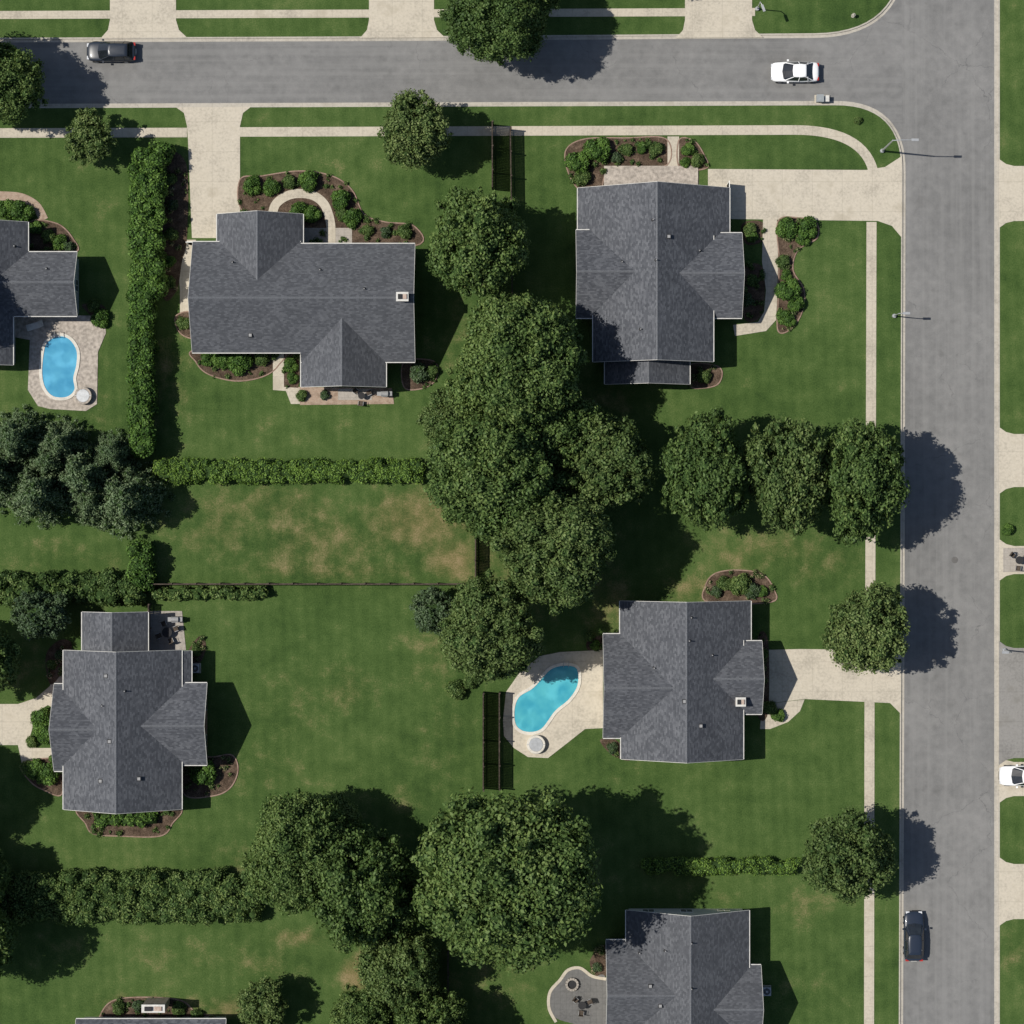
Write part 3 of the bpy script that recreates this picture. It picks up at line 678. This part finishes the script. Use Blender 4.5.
house('house',[(593,236,713,362,'y',{'r':655,'zr':7.1,'ins':(.35,0)}),(578,187,730,236,'y',{'r':655,'zr':7.1,'ins':(0,.35)}),(576,230,664,318,'x'),(650,233,742,318,'x'),(605,350,690,384,'y',{'zr':5.3})],
 wall=WALLG,eave=3.1,vents=[(652,222),(668,238),(655,262),(640,330),(622,262),(700,250)],doors=[(727,200,'y',1,3.0,2.3,'g'),(660,191,'x',1,1.0,2.2,'d')])
house('house',[(621,640,743,759,'y',{'r':684,'zr':7.0,'ins':(.35,0)}),(620,601,751,640,'y',{'r':684,'zr':7.0,'ins':(0,.35)}),(603,634,690,738,'x'),(670,641,762,714,'x')],
 wall=WALLW,vents=[(690,617),(688,640),(654,668),(683,700),(700,725),(712,655)],chims=[(742,703,.9,.8)],doors=[(759,677,'y',1,4.4,2.3,'g')])
house('house',[(64,650,182,809,'y',{'r':122,'zr':7.0}),(100,651,191,700,'y',{'r':122,'zr':6.96}),(82,612,148,664,'y'),(54,684,130,771,'x'),(112,683,207,765,'x')],
 wall=WALLB,vents=[(108,675),(127,690),(104,705),(112,740),(102,780),(140,778)],doors=[(58,727,'y',-1,1.0,2.2,'d')])
house('house',[(626,910,749,1070,'y',{'r':688,'zr':7.0}),(606,940,695,1040,'x'),(676,965,761,1045,'x')],
 wall=WALLW,vents=[(690,940),(665,950),(640,955),(690,985),(650,985),(660,1005)],chims=[])
house('house',[(-120,252,77,316,'x'),(-50,222,28,290,'y'),(-60,300,13,365,'y')],wall=WALLG,vents=[(45,268),(12,245)])
house('house',[(76,1019,226,1110,'x')],wall=WALLW,chims=[(150,1013,2.2,.7)])
# ---------------------------------------------------------------- vehicles
def car(px,py,rot,col,name='parked_car',L=4.85,suv=True,z=-.112):
    x,y,_=P(px,py); e=empty(name,(x,y,z),rot,(1,1.08,1)); pm=paint('car_paint',col); k=L/4.76
    st=[(-2.38,.62,.50,.78),(-2.33,.78,.36,.90),(-2.15,.87,.30,.99),(-1.6,.92,.27,1.03),(-.8,.935,.26,1.03),(.2,.935,.26,1.02),(.9,.925,.26,1.0),(1.5,.91,.27,.95),(1.95,.88,.29,.88),(2.22,.78,.34,.78),(2.36,.60,.42,.66)]
    mb=MB(); rings=[]
    for (sx,hw,zb,zt) in st:
        h=zt-zb; pr=[(0,zt+.02),(.45*hw,zt+.012),(.78*hw,zt-.02),(.93*hw,zt-.08),(hw,zt-.2*h-.04),(hw*1.005,zb+.45*h),(hw*.985,zb+.15*h),(hw*.9,zb),(0,zb)]
        full=pr+[(-a,b) for a,b in pr[-2:0:-1]]
        rings.append([(sx*k,a,b) for a,b in full])
    n=len(rings[0]); mb.v=[p for r in rings for p in r]; mi=mb.mat(pm)
    for i in range(len(rings)-1):
        for j in range(n):
            mb.f.append((i*n+j,i*n+(j+1)%n,(i+1)*n+(j+1)%n,(i+1)*n+j)); mb.mi.append(mi)
    mb.f.append(tuple(range(n-1,-1,-1))); mb.mi.append(mi); b0=(len(rings)-1)*n; mb.f.append(tuple(b0+i for i in range(n))); mb.mi.append(mi)
    body=mb.build('body',e,True); md=body.modifiers.new('s','SUBSURF'); md.levels=1; md.render_levels=1
    rb_=-2.12 if suv else -1.80; rt=-1.66 if suv else -1.05
    g=MB(); lo=[(rb_,.72),(rb_+.12,.84),(-.6,.88),(.80,.84),(1.14,.66),(1.26,0)]; hi=[(rt,.52),(rt+.1,.58),(-.6,.62),(.06,.59),(.20,.48),(.26,0)]
    def ring(pl,z):
        a=[(q[0]*k,q[1],z) for q in pl]; return a+[(q[0]*k,-q[1],z) for q in pl[-2::-1]]
    A=ring(lo,.99);B=ring(hi,1.47); nn=len(A); g.v=A+B; gi=g.mat(CGL)
    for j in range(nn):
        g.f.append((j,(j+1)%nn,nn+(j+1)%nn,nn+j)); g.mi.append(gi)
    g.build('windows',e)
    r=MB(); C0=[(q[0]*1.0,q[1],q[2]) for q in ring([(rt-.04,.53),(rt+.08,.61),(-.6,.65),(.08,.61),(.22,.49),(.28,0)],1.465)]
    C1=[(q[0]*.97-.02,q[1]*.9,1.515) for q in C0]; C2=[(q[0]*.72-.18,q[1]*.55,1.545) for q in C0]
    r.v=C0+C1+C2; ri=r.mat(pm)
    for t in (0,1):
        for j in range(nn):
            r.f.append((t*nn+j,t*nn+(j+1)%nn,(t+1)*nn+(j+1)%nn,(t+1)*nn+j)); r.mi.append(ri)
    r.f.append(tuple(2*nn+j for j in range(nn))); r.mi.append(ri); r.f.append(tuple(range(nn-1,-1,-1))); r.mi.append(ri)
    r.build('roof',e,True)
    t=MB()
    for s_ in (-1,1):
        for (a,b) in (((.95*k,s_*.80,.99),(.12*k,s_*.57,1.485)),((-.35*k,s_*.885,.99),(-.42*k,s_*.625,1.485)),((rb_*k+.06,s_*.82,.99),(rt*k+.04,s_*.57,1.485)),((-1.3*k,s_*.87,.99),(-1.22*k,s_*.60,1.485))):
            t.cyl(a,b,.04,.035,pm,6)
        t.box(.62*k,s_*.93,.95,.80*k,s_*1.10,1.10,pm)
        t.box(2.10*k,s_*.42,.62,2.335*k,s_*.74,.74,LENS); t.box(-2.37*k,s_*.50,.74,-2.2*k,s_*.80,.90,RED)
    t.box(2.30*k,-.38,.42,2.375*k,.38,.60,DARK); t.box(-2.42*k,-.26,.52,-2.36*k,.26,.64,TRIM)
    t.cyl((1.1*k,.5,1.06),(.92*k,-.05,1.15),.012,.012,DARK,5)
    t.build('trim_and_lights',e)
    for wx in (1.45*k,-1.42*k):
        for s_ in (-1,1):
            w=MB(); w.cyl((wx,s_*.72,.345),(wx,s_*.945,.345),.345,.345,DARK,24); w.cyl((wx,s_*.94,.345),(wx,s_*.955,.345),.22,.2,METAL,16); w.cyl((wx,s_*.70,.345),(wx,s_*.938,.345),.41,.41,DARK,24); w.build('wheel',e)
car(112,52.5,math.pi,(.018,.024,.036),L=4.9)
car(794,73,math.pi,(.80,.80,.80),L=4.8,suv=False)
car(913,935,math.pi/2,(.018,.026,.044),L=5.0)
car(1022,775,math.pi,(.8,.8,.8),z=.03,suv=False)
# ---------------------------------------------------------------- street furniture
def lamp(px,py,h=8.0,arm=2.2,ang=0,r=.11):
    x,y,_=P(px,py); mb=MB(); mb.cyl((0,0,0),(0,0,.3),.22,.2,METAL,12); mb.cyl((0,0,.3),(0,0,h),r,r*.6,METAL,12)
    c,s_=math.cos(ang),math.sin(ang)
    pts=[(0,0,h-.1),(c*arm*.4,s_*arm*.4,h+.22),(c*arm,s_*arm,h+.3)]
    for a,b in zip(pts,pts[1:]): mb.cyl(a,b,.05,.045,METAL,8)
    T=Matrix.Translation((c*arm,s_*arm,h+.28))@Matrix.Rotation(ang,4,'Z')
    mb.box(-.15,-.12,-.06,.55,.12,.07,METAL,T); mb.box(0,-.1,-.075,.5,.1,-.062,LENS,T); mb.build('street_lamp',loc=(x,y,0))
lamp(882,151,7.2,1.9,0); lamp(894,316,3.2,.5,0,.07); lamp(757,9,3.4,.5,-1.2,.07); lamp(1004,650,4,.5,math.pi,.08)
def hydrant(px,py):
    x,y,_=P(px,py); m=plain('hydrant_paint',(.35,.33,.28),.5); mb=MB()
    mb.cyl((0,0,0),(0,0,.08),.2,.2,m,14); mb.cyl((0,0,.08),(0,0,.58),.13,.12,m,14); mb.cyl((0,0,.58),(0,0,.63),.17,.17,m,14); mb.cyl((0,0,.63),(0,0,.78),.13,.04,m,14)
    mb.cyl((-.24,0,.45),(.24,0,.45),.06,.06,m,10); mb.cyl((0,0,.45),(0,-.22,.45),.08,.08,m,10); mb.build('fire_hydrant',loc=(x,y,0))
hydrant(853,16)
def ubox(px,py):
    x,y,_=P(px,py); m=plain('cabinet_paint',(.25,.27,.28),.5); mb=MB(); mb.box(-.75,-.45,-.1,.75,.45,.02,CON); mb.box(-.6,-.33,.02,.05,.33,.85,m); mb.box(-.64,-.37,.852,.09,.37,.9,m); mb.box(.2,-.28,.02,.62,.28,.6,m); mb.box(.17,-.31,.602,.65,.31,.64,FAS)
    mb.box(-.3,-.345,.1,-.26,-.333,.8,DARK); mb.build('utility_box',loc=(x,y,0.01))
ubox(822,99.5)
def ac(px,py):
    x,y,_=P(px,py); mb=MB(); mb.box(-.5,-.5,0,.5,.5,.08,CON); mb.box(-.42,-.42,.08,.42,.42,.85,METAL); mb.cyl((0,0,.851),(0,0,.87),.34,.34,DARK,18); mb.cyl((0,0,.871),(0,0,.9),.1,.1,METAL,10)
    for i in range(6):
        T=Matrix.Rotation(i*math.pi/6,4,'Z'); mb.box(-.36,-.01,.872,.36,.01,.885,METAL,T)
    mb.build('air_conditioner',loc=(x,y,.02))
ac(196,668);ac(766,990)
def patio_set(px,py,n=4,r=.55):
    x,y,_=P(px,py); mb=MB(); mb.cyl((0,0,.68),(0,0,.72),r,r,DARK,20); mb.cyl((0,0,0),(0,0,.68),.04,.04,METAL,8); mb.cyl((0,0,0),(0,0,.03),.25,.22,METAL,12); mb.build('patio_table',loc=(x,y,.07))
    for i in range(n):
        a=i*2*math.pi/n+.4; c=MB()
        c.box(-.24,-.24,.40,.24,.24,.45,WOOD); c.box(.2,-.24,.45,.26,.24,.9,WOOD)
        for sx in (-.21,.19):
            for sy in (-.21,.19): c.box(sx,sy,0,sx+.04,sy+.04,.40,METAL)
        for sy in (-.27,.241): c.box(-.2,sy,.6,.22,sy+.03,.64,METAL)
        o=c.build('patio_chair',loc=(x+math.cos(a)*(r+.42),y+math.sin(a)*(r+.42),.07)); o.rotation_euler=(0,0,a)
patio_set(362,396,3,.35); patio_set(168,632,4,.5); patio_set(582,1004,3,.4); patio_set(1018,560,3,.4)
def grill(px,py):
    x,y,_=P(px,py); mb=MB(); mb.box(-.35,-.28,.1,.35,.28,.85,DARK); mb.cyl((-.36,0,.86),(.36,0,.86),.28,.28,VENT,14); mb.box(-.75,-.22,.82,-.37,.22,.86,VENT); mb.box(.37,-.22,.82,.75,.22,.86,VENT); mb.cyl((-.3,-.3,.95),(.3,-.3,.95),.02,.02,METAL,6); mb.build('barbecue_grill',loc=(x,y,.06))
grill(176,619); grill(385,394)
def lounger(px,py,a):
    x,y,_=P(px,py); mb=MB(); mb.box(-.9,-.32,.28,.35,.32,.36,FAS); T=Matrix.Translation((.35,0,.3))@Matrix.Rotation(-.7,4,'Y'); mb.box(0,-.32,0,.7,.32,.07,FAS,T)
    for sx in (-.85,.3):
        for sy in (-.3,.26): mb.box(sx,sy,0,sx+.05,sy+.04,.28,METAL)
    o=mb.build('sun_lounger',loc=(x,y,.07)); o.rotation_euler=(0,0,a)
lounger(36,326,.3)
mh=MB(); x,y,_=P(955,560); mh.cyl((x,y,-.12),(x,y,-.108),.33,.33,plain('cast_iron',(.11,.105,.10),.6),20); mh.build('manhole_cover')
# ---------------------------------------------------------------- light, world, camera
sd=Vector((-1,.10,1.38)).normalized()   # towards the sun
sun=bpy.data.lights.new('sun','SUN'); sun.energy=5.0; sun.angle=math.radians(.53); sun.color=(1.0,.955,.87)
so=bpy.data.objects.new('sun',sun); so.rotation_euler=(-sd).to_track_quat('-Z','Y').to_euler(); so.location=(0,0,100); sc.collection.objects.link(so)
w=bpy.data.worlds.new('World'); sc.world=w; w.use_nodes=True; nt=w.node_tree; sk=nt.nodes.new('ShaderNodeTexSky'); sk.sky_type='NISHITA'; sk.sun_disc=False
sk.sun_elevation=math.asin(sd.z); sk.sun_rotation=math.atan2(sd.x,sd.y)%(2*math.pi); nt.links.new(sk.outputs[0],nt.nodes['Background'].inputs[0]); nt.nodes['Background'].inputs[1].default_value=.085
cam=bpy.data.cameras.new('camera'); co=bpy.data.objects.new('camera',cam); co.location=(0,0,H); co.rotation_euler=(0,0,0); sc.collection.objects.link(co)
cam.sensor_width=36; cam.lens=36*H/102.4; cam.clip_end=5000; cam.clip_start=1; sc.camera=co
sc.view_settings.view_transform='Standard'; sc.view_settings.look='None'; sc.view_settings.exposure=0; sc.view_settings.gamma=1
